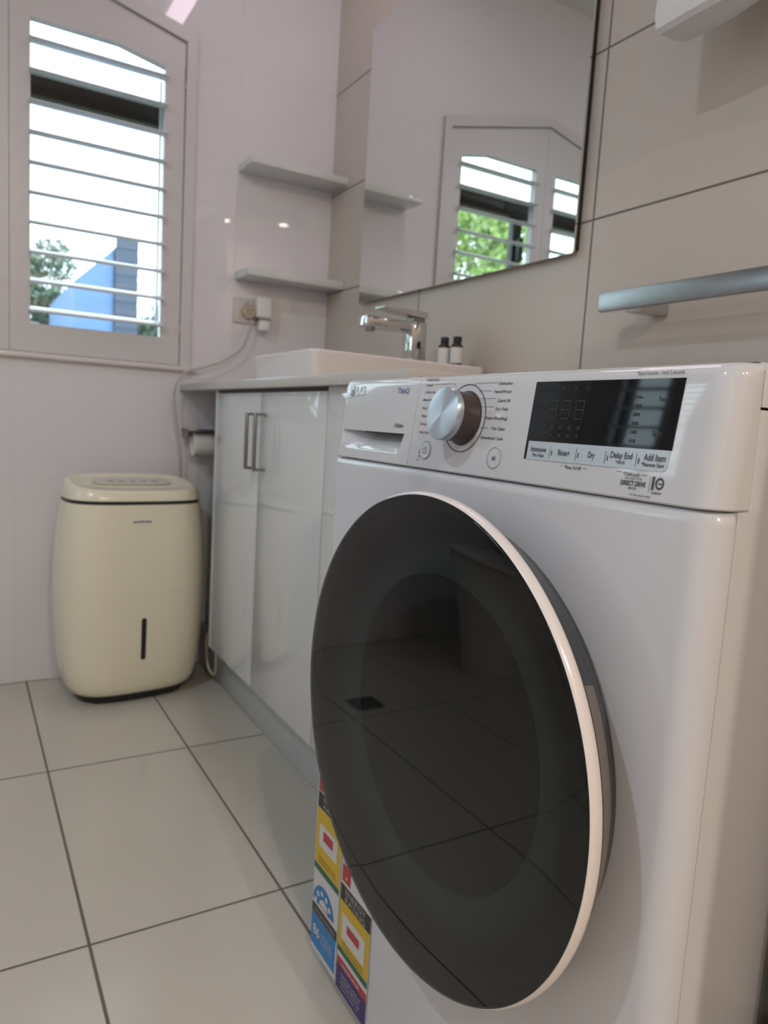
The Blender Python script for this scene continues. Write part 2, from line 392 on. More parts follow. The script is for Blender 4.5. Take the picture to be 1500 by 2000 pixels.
root = thing('window_shutter', 'white louvred shutter over the toilet on the left wall', 'shutter', (XL, (LY0 + LY1) / 2, LZ0))
ym = (LY0 + LY1) / 2
for a, b in ((LY0 + .003, ym - .001), (ym + .001, LY1 - .003)):
    lf = obj('shutter_leaf', ring_poly(bmesh.new(), [(a, LZ0 + .003), (b, LZ0 + .003), (b, LZ1 - .003), (a, LZ1 - .003)],
        [(a + .045, LZ0 + .06), (b - .045, LZ0 + .06), (b - .045, LZ1 - .06), (a + .045, LZ1 - .06)], XL - .024, XL + .002, 'yz'), MAT['shutter'], root, smooth=False)
    for k in range(9):
        obj('slat', slat_bm('yz', a + .043, b - .043, XL - .011, LZ0 + .10 + .0768 * k), MAT['slat'], lf)

# ------------------------------------------------------------------ ceiling lights
LN = ['round ceiling downlight at the rear of the room, the left one of the rear pair', 'round ceiling downlight at the rear of the room, the right one of the rear pair',
      'added round ceiling fill light near the left wall opposite the washing machine']
for (x, y, w, c), lb in zip(DOWNLIGHTS, LN):
    t = thing('ceiling_light', lb, 'light', (x, y, ZC), 'ceiling downlights')
    obj('light_trim', lathe(bmesh.new(), [(.037, ZC - .001), (.037, ZC - .006), (.044, ZC - .008), (.052, ZC - .004), (.053, ZC)], (x, y, 0)), MAT['paint'], t)
    obj('diffuser', lathe(bmesh.new(), [(.0, ZC - .004), (.036, ZC - .004), (.036, ZC - .001), (0, ZC - .001)], (x, y, 0)), MAT['glow'], t)
    l = lamp('downlight', None, w, c, .07); lo = bpy.data.objects.new('downlight_lamp', l); COL.objects.link(lo)
    lo.parent = t; lo.location = (0, 0, -.012)
t = thing('ceiling_batten_light', 'slim white batten light on the ceiling above the vanity', 'light', (.765, 1.55, ZC))
obj('housing', B(.715, .815, 1.20, 1.90, ZC - .02, ZC, bev=.003), MAT['paint'], t)
obj('diffuser', B(.722, .808, 1.205, 1.895, ZC - .034, ZC - .0205, bev=.004), MAT['glowc'], t)
l = lamp('batten', None, STRIP_W, STRIP_COL, .075, size_y=.68); lo = bpy.data.objects.new('batten_lamp', l); COL.objects.link(lo)
lo.parent = t; lo.location = (0, 0, -.037)

# ------------------------------------------------------------------ washing machine
Y1, Y0 = .892, .307
wm = thing('washing_machine', 'large white front loading washer dryer with a round smoked glass door', 'washing machine', (.72, .592, 0))
def yy(s): return Y1 - s
def plan_front(xf, y_far, y_near, r_far, r_near, xb, n=8):
    """plan outline, counter from back far corner round the front"""
    pts = [(xb, y_far)]
    if r_far > 0:
        for k in range(n + 1):
            a = PI / 2 * k / n
            pts.append((xf + r_far - r_far * math.sin(a), y_far - r_far + r_far * math.cos(a)))
    else: pts.append((xf, y_far))
    m_ = 6
    ya, yb_ = y_far - r_far, y_near + r_near
    for k in range(1, m_): pts.append((xf, ya + (yb_ - ya) * k / m_))
    if r_near > 0:
        for k in range(n + 1):
            a = PI / 2 * k / n
            pts.append((xf + r_near - r_near * math.cos(a), y_near + r_near - r_near * math.sin(a)))
    else: pts.append((xf, y_near))
    pts.append((xb, y_near))
    return pts
def front_loft(levels, y_far, y_near, rf, rn, xb):
    """levels: (z, xfront, inset)"""
    rings = []
    for z, xf, ins in levels:
        rings.append([(x, y, z) for x, y in plan_front(xf + ins, y_far - (ins if rf else 0), y_near + (ins if rn else 0), rf, rn, xb)])
    return loft(bmesh.new(), rings)
# body: sides and back with a pressed step
body = bmesh.new()
pl = [(.469, Y1 - .001), (.469, Y0 + .001), (.482, Y0), (.497, Y0), (.503, Y0 + .004), (.985, Y0 + .010), (1.0, Y0 + .025), (1.0, Y1 - .02), (.985, Y1 - .006), (.553, Y1 - .006), (.545, Y1 - .001)]
loft(body, [[(max(x, x0_), y, z) for x, y in pl] for z, x0_ in ((.022, .469), (.7485, .469), (.7490, .4805), (.8205, .4805))])
obj('cabinet', body, MAT['enamel'], wm)
obj('base_plinth', B(.475, .96, Y0 + .03, Y1 - .03, .010, .03), MAT['blackm'], wm)
for fx in (.50, .94):
    for fy in (Y0 + .06, Y1 - .06):
        obj('foot', lathe(bmesh.new(), [(.022, 0), (.022, .006), (.010, .010), (.010, .03)], (fx, fy, 0), n=20), MAT['blackm'], wm)
tp = bmesh.new()
tpl = [(.4808, Y1 - .002), (.4808, Y0 + .0005), (.484, Y0 - .0005), (.99, Y0 - .0005), (1.003, Y0 + .012), (1.003, Y1 - .01), (.99, Y1 - .001)]
def ins(poly, d):
    cx = sum(p[0] for p in poly) / len(poly); cy = sum(p[1] for p in poly) / len(poly)
    return [(x + (d if x < cx else -d), y + (d if y < cy else -d)) for x, y in poly]
loft(tp, [[(x, y, .8225) for x, y in tpl], [(x, y, .846) for x, y in tpl], [(x, y, .8505) for x, y in ins(tpl, .002)], [(x, y, .8535) for x, y in ins(tpl, .006)]])
obj('top_panel', tp, MAT['enamel'], wm)
# front panel
fpn = front_loft([(.020, .446, .0), (.738, .445, .0), (.7445, .4452, .0008), (.7475, .446, .003), (.7485, .449, .006)], Y1, Y0 + .001, .005, .022, .4685)
fp = obj('front_panel', fpn, MAT['enamel'], wm)
obj('inner_frame', B(.4545, .4680, Y0 + .014, Y1 - .006, .7300, .7475), MAT['enamel'], wm)
# control fascia, leaning back 1.2 cm over 10 cm
def PX(z): return .445 + (z - .748) * .12
def fascia(y_far, y_near, rf, rn):
    lv = [(.7491, PX(.7495), .0015), (.7505, PX(.7515), .0)]
    lv += [(.78, PX(.78), 0), (.81, PX(.81), 0), (.842, PX(.842), 0), (.8475, PX(.8475) + .0012, .0), (.8515, PX(.85) + .005, .001), (.8535, PX(.85) + .012, .003)]
    return front_loft(lv, y_far, y_near, rf, rn, .4803)
SD = .1845
cp = obj('control_panel', fascia(yy(SD + .0008), Y0 + .001, 0, .022), MAT['panelw'], wm)
def sst(a, b, x):
    t = max(0., min(1., (x - a) / (b - a))); return t * t * (3 - 2 * t)
def recess(s_, z):
    """finger scoop: sheer upper edge, curved floor that runs out at the lower lip"""
    top = .7857
    if z > top or s_ < .0105 or s_ > .1640: return 0.0
    bot = .7613 + (.010 * (max(0., s_ - .153) / .011) ** 2) + (.004 * (max(0., .022 - s_) / .012) ** 2)
    if z < bot: return 0.0
    t = (z - bot) / (top - bot)
    side = sst(.0105, .075, s_) * .85 + .15 * sst(.0105, .014, s_)
    return .024 * side * (t ** 1.25) * (1 - sst(.1615, .1640, s_)) 
zl = [(.7491, .0015), (.7505, 0), (.756, 0), (.7600, 0)] + [(.7606 + .0005 * k, 0) for k in range(50)] + [(.78565, 0), (.78575, 0), (.7865, 0), (.80, 0), (.82, 0), (.842, 0), (.8475, .0012), (.8515, .005), (.8535, .012)]
sl_ = [0, .0003, .0008, .0016, .0028, .0045, .007, .0100] + [.0105 + .001 * k for k in range(6)] + [.017 + .004 * k for k in range(34)] + [.1515 + .0010 * k for k in range(13)] + [.170, .178, SD - .0012, SD - .0006]
bm = bmesh.new(); grid = []
for s_ in sl_:
    rnd_x = .005 * (1 - math.sqrt(max(0., 1 - ((.005 - s_) / .005) ** 2))) if s_ < .005 else 0.0
    if s_ > SD - .0008: rnd_x = .0008
    col = [bm.verts.new((PX(min(z, .85)) + ins_ + rnd_x + recess(s_, z), yy(s_), z)) for z, ins_ in zl]
    col = [bm.verts.new((.4803, yy(s_), zl[0][0]))] + col + [bm.verts.new((.4803, yy(s_), zl[-1][0]))]
    grid.append(col)
for a, b in zip(grid, grid[1:]):
    for k in range(len(a)):
        bm.faces.new((a[k], a[(k + 1) % len(a)], b[(k + 1) % len(a)], b[k]))
bm.faces.new(grid[0][::-1]); bm.faces.new(grid[-1])
dr = obj('detergent_drawer', bm, MAT['panelw'], wm)
obj('grip_slot', B(.4535, .466, yy(.1610), yy(.066), .7842, .7900), MAT['blackm'], dr)

def PP(s, z, off=.0004):
    n = Vector((-1, 0, .12)).normalized()
    return Vector((PX(z), yy(s), z)) + n * off
def FP(s, z, off=.0004): return Vector((.445 - off, yy(s), z))
def poly3(bm, pts, F=PP, off=.0004):
    bm.faces.new([bm.verts.new(F(s, z, off)) for s, z in pts]); return bm
def rect(bm, s0, s1, z0, z1, F=PP, off=.0004): return poly3(bm, [(s0, z0), (s1, z0), (s1, z1), (s0, z1)], F, off)
def slab(pts, F, o0, o1):
    return loft(bmesh.new(), [[F(s, z, o0) for s, z in pts], [F(s, z, o1) for s, z in pts]])
def textpts(txt, bold=0.0):
    cu = bpy.data.curves.new('t', 'FONT'); cu.body = txt; cu.size = 1.0; cu.resolution_u = 3; cu.offset = bold
    o = bpy.data.objects.new('t', cu); COL.objects.link(o)
    bpy.context.view_layer.update()
    me = bpy.data.meshes.new_from_object(o.evaluated_get(bpy.context.evaluated_depsgraph_get()))
    vs = [(v.co.x, v.co.y) for v in me.vertices]; fs = [tuple(p.vertices) for p in me.polygons]
    bpy.data.objects.remove(o); bpy.data.curves.remove(cu); bpy.data.meshes.remove(me)
    return vs, fs
def text(bm, txt, s0, s1, z, cap, F=PP, off=.0004, bold=0.012):
    """letters from s0 to s1 (left to right), baseline z, capital height cap"""
    vs, fs = textpts(txt, bold)
    if not vs: return bm
    u0 = min(v[0] for v in vs); u1 = max(v[0] for v in vs)
    k = (s1 - s0) / max(1e-6, u1 - u0)
    nv = [bm.verts.new(F(s0 + (u - u0) * k, z + v * cap / .70, off)) for u, v in vs]
    for f in fs:
        try: bm.faces.new([nv[i] for i in f])
        except ValueError: pass
    return bm
def arc(bm, s, z, r0, r1, a0, a1, F=PP, off=.0004, n=40, ks=1.0):
    pts = []
    for k in range(n + 1):
        a = math.radians(a0 + (a1 - a0) * k / n)
        pts.append((bm.verts.new(F(s + ks * r0 * math.cos(a), z + r0 * math.sin(a), off)), bm.verts.new(F(s + ks * r1 * math.cos(a), z + r1 * math.sin(a), off))))
    for a, b in zip(pts, pts[1:]): bm.faces.new((a[0], a[1], b[1], b[0]))
    return bm

# display
dp = obj('display_screen', slab([(.3813, .7885), (.5392, .7885), (.5402, .8418), (.3813, .8418)], PP, -.001, .0006), MAT['disp'], cp)
st = obj('touch_button_strip', slab([(.3845, .7718), (.5350, .7725), (.5378, .7745), (.5388, .7882), (.3845, .7882)], PP, -.001, .0006), MAT['strip'], cp)
obj('display_end_frame', slab([(.3814, .7718), (.3843, .7718), (.3843, .7884), (.3814, .7884)], PP, -.001, .0007), MAT['blackp'], cp)
bm = bmesh.new(); O = .0010
text(bm, 'Intensive', .3895, .4092, .7791, .0046, off=O); text(bm, '*Pre Wash', .3925, .4072, .7745, .0028, off=O, bold=.02)
text(bm, 'Rinse+', .4244, .4383, .7776, .0050, off=O); text(bm, 'Dry', .4593, .4665, .7779, .0050, off=O)
text(bm, 'Delay End', .4832, .5049, .7796, .0050, off=O); text(bm, '*Wi-Fi', .4897, .4985, .7752, .0026, off=O)
text(bm, 'Add Item', .516, .5357, .7798, .0052, off=O); text(bm, '*Remote Start', .5147, .5355, .7755, .0028, off=O, bold=.02)
for s in (.4138, .4454, .4776, .5088):
    rect(bm, s, s + .0004, .7742, .7845, off=O); rect(bm, s + .0022, s + .0032, .7768, .7812, off=O)
obj('button_lettering', bm, MAT['ink'], st, smooth=False)
bm = bmesh.new()
def seg7(bm, s, z, w, hh, t, digs='abcdefg'):
    sg = {'a': (0, w, hh - t, hh), 'g': (0, w, hh / 2 - t / 2, hh / 2 + t / 2), 'd': (0, w, 0, t), 'f': (0, t, hh / 2, hh), 'e': (0, t, 0, hh / 2), 'b': (w - t, w, hh / 2, hh), 'c': (w - t, w, 0, hh / 2)}
    for c in digs:
        a, b, c0, c1 = sg[c]; rect(bm, s + a + .0002, s + b - .0002, z + c0 + .0002, z + c1 - .0002, off=.0009)
for s in (.404, .4195, .4355): seg7(bm, s, .8085, .0105, .0168, .0013)
for k, tx in enumerate(('A', 'B', 'D', 'D')): text(bm, tx, .4015 + .0145 * k, .4055 + .0145 * k, .8335, .0038, off=.0009)
for k in range(5):
    arc(bm, .401 + .0105 * k, .8015, .0008, .0020, 0, 360, off=.0009, n=10); rect(bm, .3995 + .0105 * k, .4025 + .0105 * k, .7935, .7955, off=.0009)
obj('display_digits', bm, MAT['faint'], dp, smooth=False)
bm = bmesh.new()
text(bm, 'Spin', .5191, .5282, .7984, .0045, off=.0009); text(bm, 'Temp', .5195, .5285, .8245, .0036, off=.0009)
for k in range(6): text(bm, ('1400', '1200', '1000', '800', '400', 'No')[k], .498, .5045, .7925 + .0068 * k, .0028, off=.0009)
obj('display_lettering', bm, MAT['faint2'], dp, smooth=False)

# printed words on the fascia
bm = bmesh.new()
LB = [('Delicates', .3268, .3475, .8402), ('Hand/Wool', .3224, .3471, .8322), ('Quick 30', .3292, .3482, .8234), ('Dry Only', .3286, .3474, .8153),
      ('Wash+Dry(6kg)', .3132, .3482, .8062), ('Tub Clean', .3262, .3473, .7962), ('Download Cycle', .3128, .3471, .7868),
      ('Cotton', .1986, .2117, .8405), ('Cotton Eco', .1986, .2195, .8326), ('Mixed Fabric', .1970, .2215, .8240), ('Easy Care', .1983, .2160, .8150),
      ('Silent Wash', .1987, .2220, .8060)]
for tx, a, b, z in LB: text(bm, tx, a, b, z, .0029)
LI = [(.2906, .3241, .8423, 1), (.2970, .3184, .8344, 0), (.3027, .3266, .8269, 0), (.3050, .3249, .8186, 0), (.3066, .3102, .8085, 0), (.3060, .3223, .7977, 0), (.3053, .3088, .7880, 0), (.2145, .2527, .8425, 2)]
for a, b, z, k in LI:
    rect(bm, a, b, z - .00018, z + .00018)
    if k == 1: poly3(bm, [(a, z + .0002), (a - .002, z - .0023), (a - .0014, z - .0023), (a + .0006, z - .0002)])
    if k == 2: poly3(bm, [(b, z + .0002), (b + .002, z - .0023), (b + .0014, z - .0023), (b - .0006, z - .0002)])
obj('cycle_lettering', bm, MAT['ink'], cp, smooth=False); bm = bmesh.new()
text(bm, '*Extra Function : Hold 3 seconds', .4944, .5378, .8450, .0026)
text(bm, '*Beep On/Off', .4343, .4537, .7671, .0027); text(bm, '*Child Lock', .4985, .5146, .7671, .0027)
for a, b, z in ((.4295, .4322, .7688), (.4558, .4590, .7684), (.4915, .4965, .7694), (.5162, .5215, .7684)): rect(bm, a, b, z, z + .0004)
obj('hint_lettering', bm, MAT['ink'], cp, smooth=False); bm = bmesh.new()
text(bm, 'I N V E R T E R', .5013, .5174, .7643, .0019); text(bm, 'DIRECT DRIVE', .4976, .5216, .7598, .0036, bold=.03)
text(bm, 'MOTOR', .506, .5136, .7570, .0017, bold=.02); text(bm, '10 Year (parts only)', .5087, .5276, .7524, .0015)
text(bm, '1', .5270, .5292, .7592, .0088, bold=.05); arc(bm, .5340, .7636, .0030, .0045, 0, 360, ks=.85, n=32)
text(bm, 'YEAR', .5317, .5363, .7629, .0013, bold=.03); text(bm, 'WARRANTY', .5276, .5373, .7558, .0013, bold=.03)
rect(bm, .5248, .5251, .7560, .7680)
obj('motor_badge_lettering', bm, MAT['ink'], cp, smooth=False); bm = bmesh.new()
# small icons beside the power button
arc(bm, .2068, .7665, .0010, .0015, 0, 360, n=14); rect(bm, .2060, .2076, .7612, .7632); text(bm, 'Wi-Fi', .2030, .2090, .7570, .0018); rect(bm, .2064, .2072, .7690, .7705)
# play / pause
bm_p = bmesh.new()
poly3(bm_p, [(.3362, .7665), (.3386, .7689), (.3362, .7713)]) ; rect(bm_p, .3392, .3398, .7665, .7713); rect(bm_p, .3404, .3410, .7665, .7713)
obj('power_icons', bm, MAT['ink'], cp, smooth=False)
bm = bmesh.new()
text(bm, 'TURBOWASH', .1968, .2230, .8466, .0026, bold=.03); text(bm, 'Allergy Care', .1985, .2205, .7971, .0029); text(bm, 'Baby Care', .2000, .2185, .7878, .0029)
rect(bm, .1955, .1958, .7862, .8012); rect(bm, .1955, .1990, .8010, .8013); rect(bm, .1955, .1990, .7860, .7863)
obj('red_lettering', bm, MAT['inkred'], cp, smooth=False)
# dial ring line, buttons
obj('dial_ring_line', arc(bmesh.new(), .2796, .8065, .0342, .0353, 0, 360, n=80), MAT['ink'], cp, smooth=False)
def disc(s, z, r, off0, off1, dome=0.0):
    n = Vector((-1, 0, .12)).normalized(); up = Vector((.12, 0, 1)).normalized(); rt = Vector((0, -1, 0))
    c = PP(s, z, 0); rings = []
    for rr, oo in ((r, off0), (r, off1 - .0006), (r - .0006, off1), (r * .6, off1 + dome), (r * .2, off1 + dome * 1.2)):
        rings.append([c + n * oo + rr * (math.cos(2 * PI * k / 40) * rt + math.sin(2 * PI * k / 40) * up) for k in range(40)])
    return loft(bmesh.new(), rings)
pb = obj('power_button', disc(.2183, .7692, .0092, -.001, .0016, -.0004), MAT['panelw'], cp)
bm = bmesh.new(); arc(bm, .2183, .7692, .0102, .0106, 0, 360, n=40); obj('button_outline', bm, MAT['ink'], pb, smooth=False)
bm = bmesh.new(); arc(bm, .2183, .7692, .0030, .0036, 120, 420, off=.0022, n=30); rect(bm, .2180, .2186, .7700, .7734, off=.0022); obj('power_symbol', bm, MAT['ink'], pb, smooth=False)
sb = obj('start_button', disc(.3384, .7690, .0098, -.001, .0002, 0), MAT['panelw'], cp)
bm = bmesh.new(); arc(bm, .3384, .7690, .0100, .0104, 0, 360, off=.0006, n=40); obj('button_outline', bm, MAT['ink'], sb, smooth=False)
for v in bm_p.verts: v.co.x -= .0005
obj('play_pause_symbol', bm_p, MAT['ink'], sb, smooth=False)
# dial
def cone_stack(s, z, prof, n=64):
    nn = Vector((-1, 0, .12)).normalized(); up = Vector((.12, 0, 1)).normalized(); rt = Vector((0, -1, 0)); c = PP(s, z, 0)
    return loft(bmesh.new(), [[c + nn * oo + rr * (math.cos(2 * PI * k / n) * rt + math.sin(2 * PI * k / n) * up) for k in range(n)] for rr, oo in prof])
dl = obj('program_dial', cone_stack(.2796, .8065, [(.0285, -.001), (.0285, .0006), (.0268, .0012), (.0258, .004), (.0256, .021)]), MAT['taupe'], wm)
b = MAT['taupe'].node_tree.nodes['Principled BSDF']; b.inputs['Base Color'].default_value = (.055, .04, .038, 1)
def brushed():
    m = M('radial_brushed_aluminium', (.60, .68, .74), .36, .95); nt = m.node_tree; b = nt.nodes['Principled BSDF']
    b.inputs['Anisotropic'].default_value = .9; b.inputs['Anisotropic Rotation'].default_value = .25
    tg = nt.nodes.new('ShaderNodeTangent'); tg.direction_type = 'RADIAL'; tg.axis = 'X'
    nt.links.new(tg.outputs[0], b.inputs['Tangent'])
    return m
dcap = bpy.data.objects.new('dial_cap', None)
bmc = cone_stack(.2796, .8065, [(.0262, .0205), (.0270, .0225), (.0274, .025), (.0272, .0275), (.0264, .0288), (.0245, .0292), (.015, .0293), (.004, .0293), (.0005, .0293)])
me = bpy.data.meshes.new('dial_cap'); ctr = PP(.2796, .8065, .02)
bmesh.ops.translate(bmc, verts=bmc.verts, vec=-ctr); bmesh.ops.recalc_face_normals(bmc, faces=bmc.faces); bmc.to_mesh(me); bmc.free(); shade(me); me.materials.append(brushed())
dcap = bpy.data.objects.new('dial_cap', me); COL.objects.link(dcap); dcap.parent = dl; dcap.location = ctr - rootloc(wm)
# logo and drawer lettering
bm = bmesh.new()
lc = (.0190, .8372)
vsd = []
cen = bm.verts.new(PP(lc[0], lc[1], .0012))
prev = None; first = None
for k in range(33):
    a = 2 * PI * k / 32; v = bm.verts.new(PP(lc[0] + .0088 * math.cos(a), lc[1] + .0088 * math.sin(a), .0010)) if k < 32 else first
    if prev is not None: bm.faces.new((cen, prev, v))
    else: first = v
    prev = v
text(bm, 'LG', .0310, .0555, .8322, .0108, off=.0010, bold=.045)
lg = obj('logo', bm, MAT['logosil'], dr, smooth=False)
bm = bmesh.new(); O = .0016
arc(bm, lc[0], lc[1], .0056, .0066, 90, 360, off=O); rect(bm, lc[0] + .0010, lc[0] + .0060, lc[1] - .0005, lc[1] + .0005, off=O)
rect(bm, lc[0] - .0008, lc[0] + .0002, lc[1] - .0030, lc[1] + .0030, off=O); rect(bm, lc[0] - .0008, lc[0] + .0022, lc[1] - .0034, lc[1] - .0026, off=O)
arc(bm, lc[0] - .0034, lc[1] + .0024, .0, .0008, 0, 360, off=O, n=12)
obj('logo_face', bm, MAT['ink'], lg, smooth=False)
bm = bmesh.new(); text(bm, 'ThinQ', .1380, .1640, .8330, .0066, bold=.02); obj('blue_lettering', bm, MAT['inkblue'], dr, smooth=False)
bm = bmesh.new(); text(bm, '10/6kg', .1430, .1640, .7925, .0048, bold=.02); obj('capacity_lettering', bm, MAT['ink'], dr, smooth=False)

# door
DC = (0, .576, .4915)
BK1, BK2, BK3 = .2105, .2150, .2225
door = obj('door', lathe(bmesh.new(), [(.185, .4445), (BK1, .4440), (BK2, .440), (BK3, .425), (.2315, .412), (.2378, .4007), (.2365, .4000), (.205, .402), (.200, .404), (.197, .43), (.185, .4445)], DC, 'x', 128, cap=False), MAT['blackp'], wm)
hb = bmesh.new(); rr = []
for k in range(31):   # grip section at the lower near side
    a = math.radians(150 + 68 * k / 30)
    ca, sa = math.cos(a), math.sin(a)
    rr.append([(x, DC[1] + r * ca, DC[2] + r * sa) for r, x in ((.2360, .4010), (.2386, .4010), (.2323, .412), (.2233, .4250), (.2150, .433))])
loft(hb, rr)
obj('door_handle', hb, MAT['grip'], door)
obj('door_trim_ring', lathe(bmesh.new(), [(.2378, .3895), (.2380, .3880), (.2384, .3872), (.2396, .3884), (.2408, .3910), (.2412, .3940), (.2405, .3978), (.2380, .4005), (.2340, .4005), (.2378, .3895)], DC, 'x', 160, cap=False), MAT['ringw'], door)
obj('door_glass', lathe(bmesh.new(), [(0, .38545), (.12, .3855), (.20, .3855), (.2365, .3855), (.2372, .38555), (.2384, .3862), (.2384, .3870), (.234, .3885)], DC, 'x', 160), MAT['smoke'], door)
obj('porthole_surround', lathe(bmesh.new(), [(.2377, .3889), (.2290, .3892), (.2285, .4004), (.2270, .4004)], DC, 'x', 96, cap=False), MAT['blackp'], door)
obj('door_gasket', lathe(bmesh.new(), [(.228, .4004), (.205, .4008), (.195, .4040), (.182, .4090), (.170, .4115), (.162, .4120), (.1580, .414), (.1570, .430)], DC, 'x', 96, cap=False), MAT['seal'], door)
obj('porthole_bowl', lathe(bmesh.new(), [(.1560, .4150), (.154, .425), (.146, .442), (.12, .460), (.08, .472), (.04, .478), (0, .479)], DC, 'x', 96), MAT['bowl'], door)
# drum opening behind the bowl: cut out of panel is not seen, so a dark drum mouth sits in front of it
dm = obj('drum_mouth', lathe(bmesh.new(), [(.185, .4430), (.170, .4425), (.12, .4400), (0, .4395)], DC, 'x', 64), MAT['drum'], wm)
# flatten the bowl so it stays in front of the drum mouth
for o in bpy.data.objects:
    if o.name == 'porthole_bowl':
        for v in o.data.vertices:
            xw = v.co.x + rootloc(wm).x
            if xw > .4385: v.co.x -= (xw - .4385) * .985

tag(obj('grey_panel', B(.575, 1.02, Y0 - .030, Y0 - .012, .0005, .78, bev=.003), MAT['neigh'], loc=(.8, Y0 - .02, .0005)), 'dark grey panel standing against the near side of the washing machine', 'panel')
# energy rating stickers
def sticker(name, label, s0, s1, z0, z1):
    o = obj(name, slab([(s0, z0), (s1, z0), (s1, z1), (s0, z1)], FP, -.0002, .0004), MAT['sw'], wm, smooth=False); o['label'] = label; return o
def patch(par, nm, m, polys, texts=(), off=.0006, arcs=()):
    for p in polys: obj(nm, poly3(bmesh.new(), p, FP, off), m, par, smooth=False)
    bm = bmesh.new()
    for tx in texts: text(bm, *tx, F=FP, off=off, bold=.02)
    for a in arcs: arc(bm, *a, F=FP, off=off)
    if len(bm.verts): obj(nm, bm, m, par, smooth=False)
    bm.free() if bm.is_valid and not len(bm.verts) else None
def R4(a, b, c, d): return [(a, c), (b, c), (b, d), (a, d)]
sA = sticker('rating_label', 'label with blue water rating panel at its foot', .0015, .0820, .0245, .2950)
patch(sA, 'red_band', MAT['sr'], [R4(.0040, .0185, .268, .291)])
patch(sA, 'black_band', MAT['sk'], [R4(.0040, .0805, .2432, .2665), R4(.0015, .0805, .0795, .0945)])
patch(sA, 'yellow_field', MAT['sy'], [R4(.0030, .0805, .1580, .2430)])
patch(sA, 'green_band', MAT['sg'], [R4(.0020, .0800, .1480, .1575)])
patch(sA, 'white_field', MAT['sw'], [R4(.0131, .0700, .1880, .2215)], off=.0009)
patch(sA, 'red_panel', MAT['sr'], [R4(.0262, .0565, .2005, .2150)], off=.0011)
patch(sA, 'blue_panel', MAT['sb'], [R4(.0015, .0790, .0300, .0790)], arcs=[(.0365, .0975, .0150, .0345, 8, 178)])
patch(sA, 'small_print', MAT['sk'], [], [('kWh per 5kg cycle', .0150, .0690, .1700, .0022), ('RINSE AND DRY CYCLE', .0150, .0690, .1640, .0022), ('WATER CONSUMPTION', .0150, .0690, .1120 - .012, .0020)], off=.0009)
patch(sA, 'grey_lettering', MAT['sgr'], [], [('ENERGY', .0220, .0760, .2570, .0065), ('RATING', .0220, .0760, .2465, .0065), ('WATER RATING', .0080, .0740, .0835, .0060)], off=.0009)
patch(sA, 'white_lettering', MAT['sw'], [], [('86', .0090, .0300, .0490, .0150), ('LITRES PER WASH', .0340, .0700, .0600, .0025), ('COTTON PROGRAM', .0340, .0700, .0540, .0025), ('CAPACITY 10 kg', .0340, .0700, .0480, .0025), ('XVII', .0380, .0560, .1930, .0030)], off=.0012,
      arcs=[(.0365 + .0245 * math.cos(math.radians(a)), .0975 + .0245 * math.sin(math.radians(a)), .0, .0042, 0, 360) for a in (35, 68, 101, 134, 167)])
sB = sticker('rating_label', 'label with purple band at its foot', .0850, .1700, .0190, .2040)
patch(sB, 'red_band', MAT['sr'], [R4(.0880, .1120, .1790, .2035), R4(.0860, .1695, .0568, .0676)])
patch(sB, 'black_band', MAT['sk'], [R4(.0860, .1695, .1510, .1745)])
patch(sB, 'yellow_field', MAT['sy'], [R4(.0855, .1690, .0835, .1508)])
patch(sB, 'green_band', MAT['sg'], [R4(.0855, .1690, .0745, .0833)])
patch(sB, 'purple_panel', MAT['sp'], [R4(.0855, .1695, .0200, .0566)])
patch(sB, 'white_field', MAT['sw'], [R4(.0950, .1580, .0985, .1350)], off=.0009)
patch(sB, 'red_panel', MAT['sr'], [R4(.1090, .1435, .1125, .1250)], off=.0011)
patch(sB, 'small_print', MAT['sk'], [], [('kWh per year when tested', .0980, .1560, .0930, .0020), ('FOR MORE INFORMATION', .0980, .1560, .0870, .0020)], off=.0009)
patch(sB, 'grey_lettering', MAT['sgr'], [], [('ENERGY', .1000, .1560, .1640, .0080), ('RATING', .1000, .1560, .1530, .0080)], off=.0009)
patch(sB, 'white_lettering', MAT['sw'], [poly for poly in [[(.0975, .1880), (.1000, .1880), (.1010, .1905), (.1020, .1880), (.1045, .1880), (.1025, .1865), (.1035, .1840), (.1010, .1855), (.0985, .1840), (.0995, .1865)]]],
      [('WASHER DRYER', .1000, .1500, .0600, .0035), ('Compare the running cost', .1000, .1560, .0470, .0025), ('of similar appliances', .1000, .1520, .0410, .0025), ('before you choose one', .1000, .1540, .0350, .0025), ('energy and water use', .1000, .1500, .0290, .0020)], off=.0012)

# ------------------------------------------------------------------ vanity
va = thing('vanity_cabinet', 'glossy white two door vanity cabinet under the benchtop', 'cabinet', (.83, 1.43, 0))
obj('carcass', B(.640, XR - .001, .940, 1.924, .135, .846), MAT['gloss'], va)
obj('kickboard', B(.660, .680, .940, 2.236, 0.0005, .134, bev=.001), MAT['kick'], va)
obj('gap_shade_strip', B(.604, .640, 1.250, 1.923, .8528, .8600), MAT['blackm'], va)  # black strip standing in for the shade in the gap above the doors
obj('side_panel', B(.600, .618, 1.925, 1.940, .148, .858, bev=.001), MAT['gloss'], va)
DX = .600
for i, (a, b) in enumerate(((1.6015, 1.923), (1.2500, 1.5985), (.940, 1.2460))):
    d = obj('door', B(DX, DX + .018, a, b, .148, .8515 if i < 2 else .860, bev=.0012), MAT['gloss'], va)
    if i < 2:
        hy = 1.620 if i == 0 else 1.565
        hb = bmesh.new()
        box(hb, .5725, .5785, hy - .006, hy + .006, .673, .804, bev=.0008)
        box(hb, .5785, .6000, hy - .006, hy + .006, .798, .804); box(hb, .5785, .6000, hy - .006, hy + .006, .673, .679)
        obj('handle', hb, MAT['satin'], d)
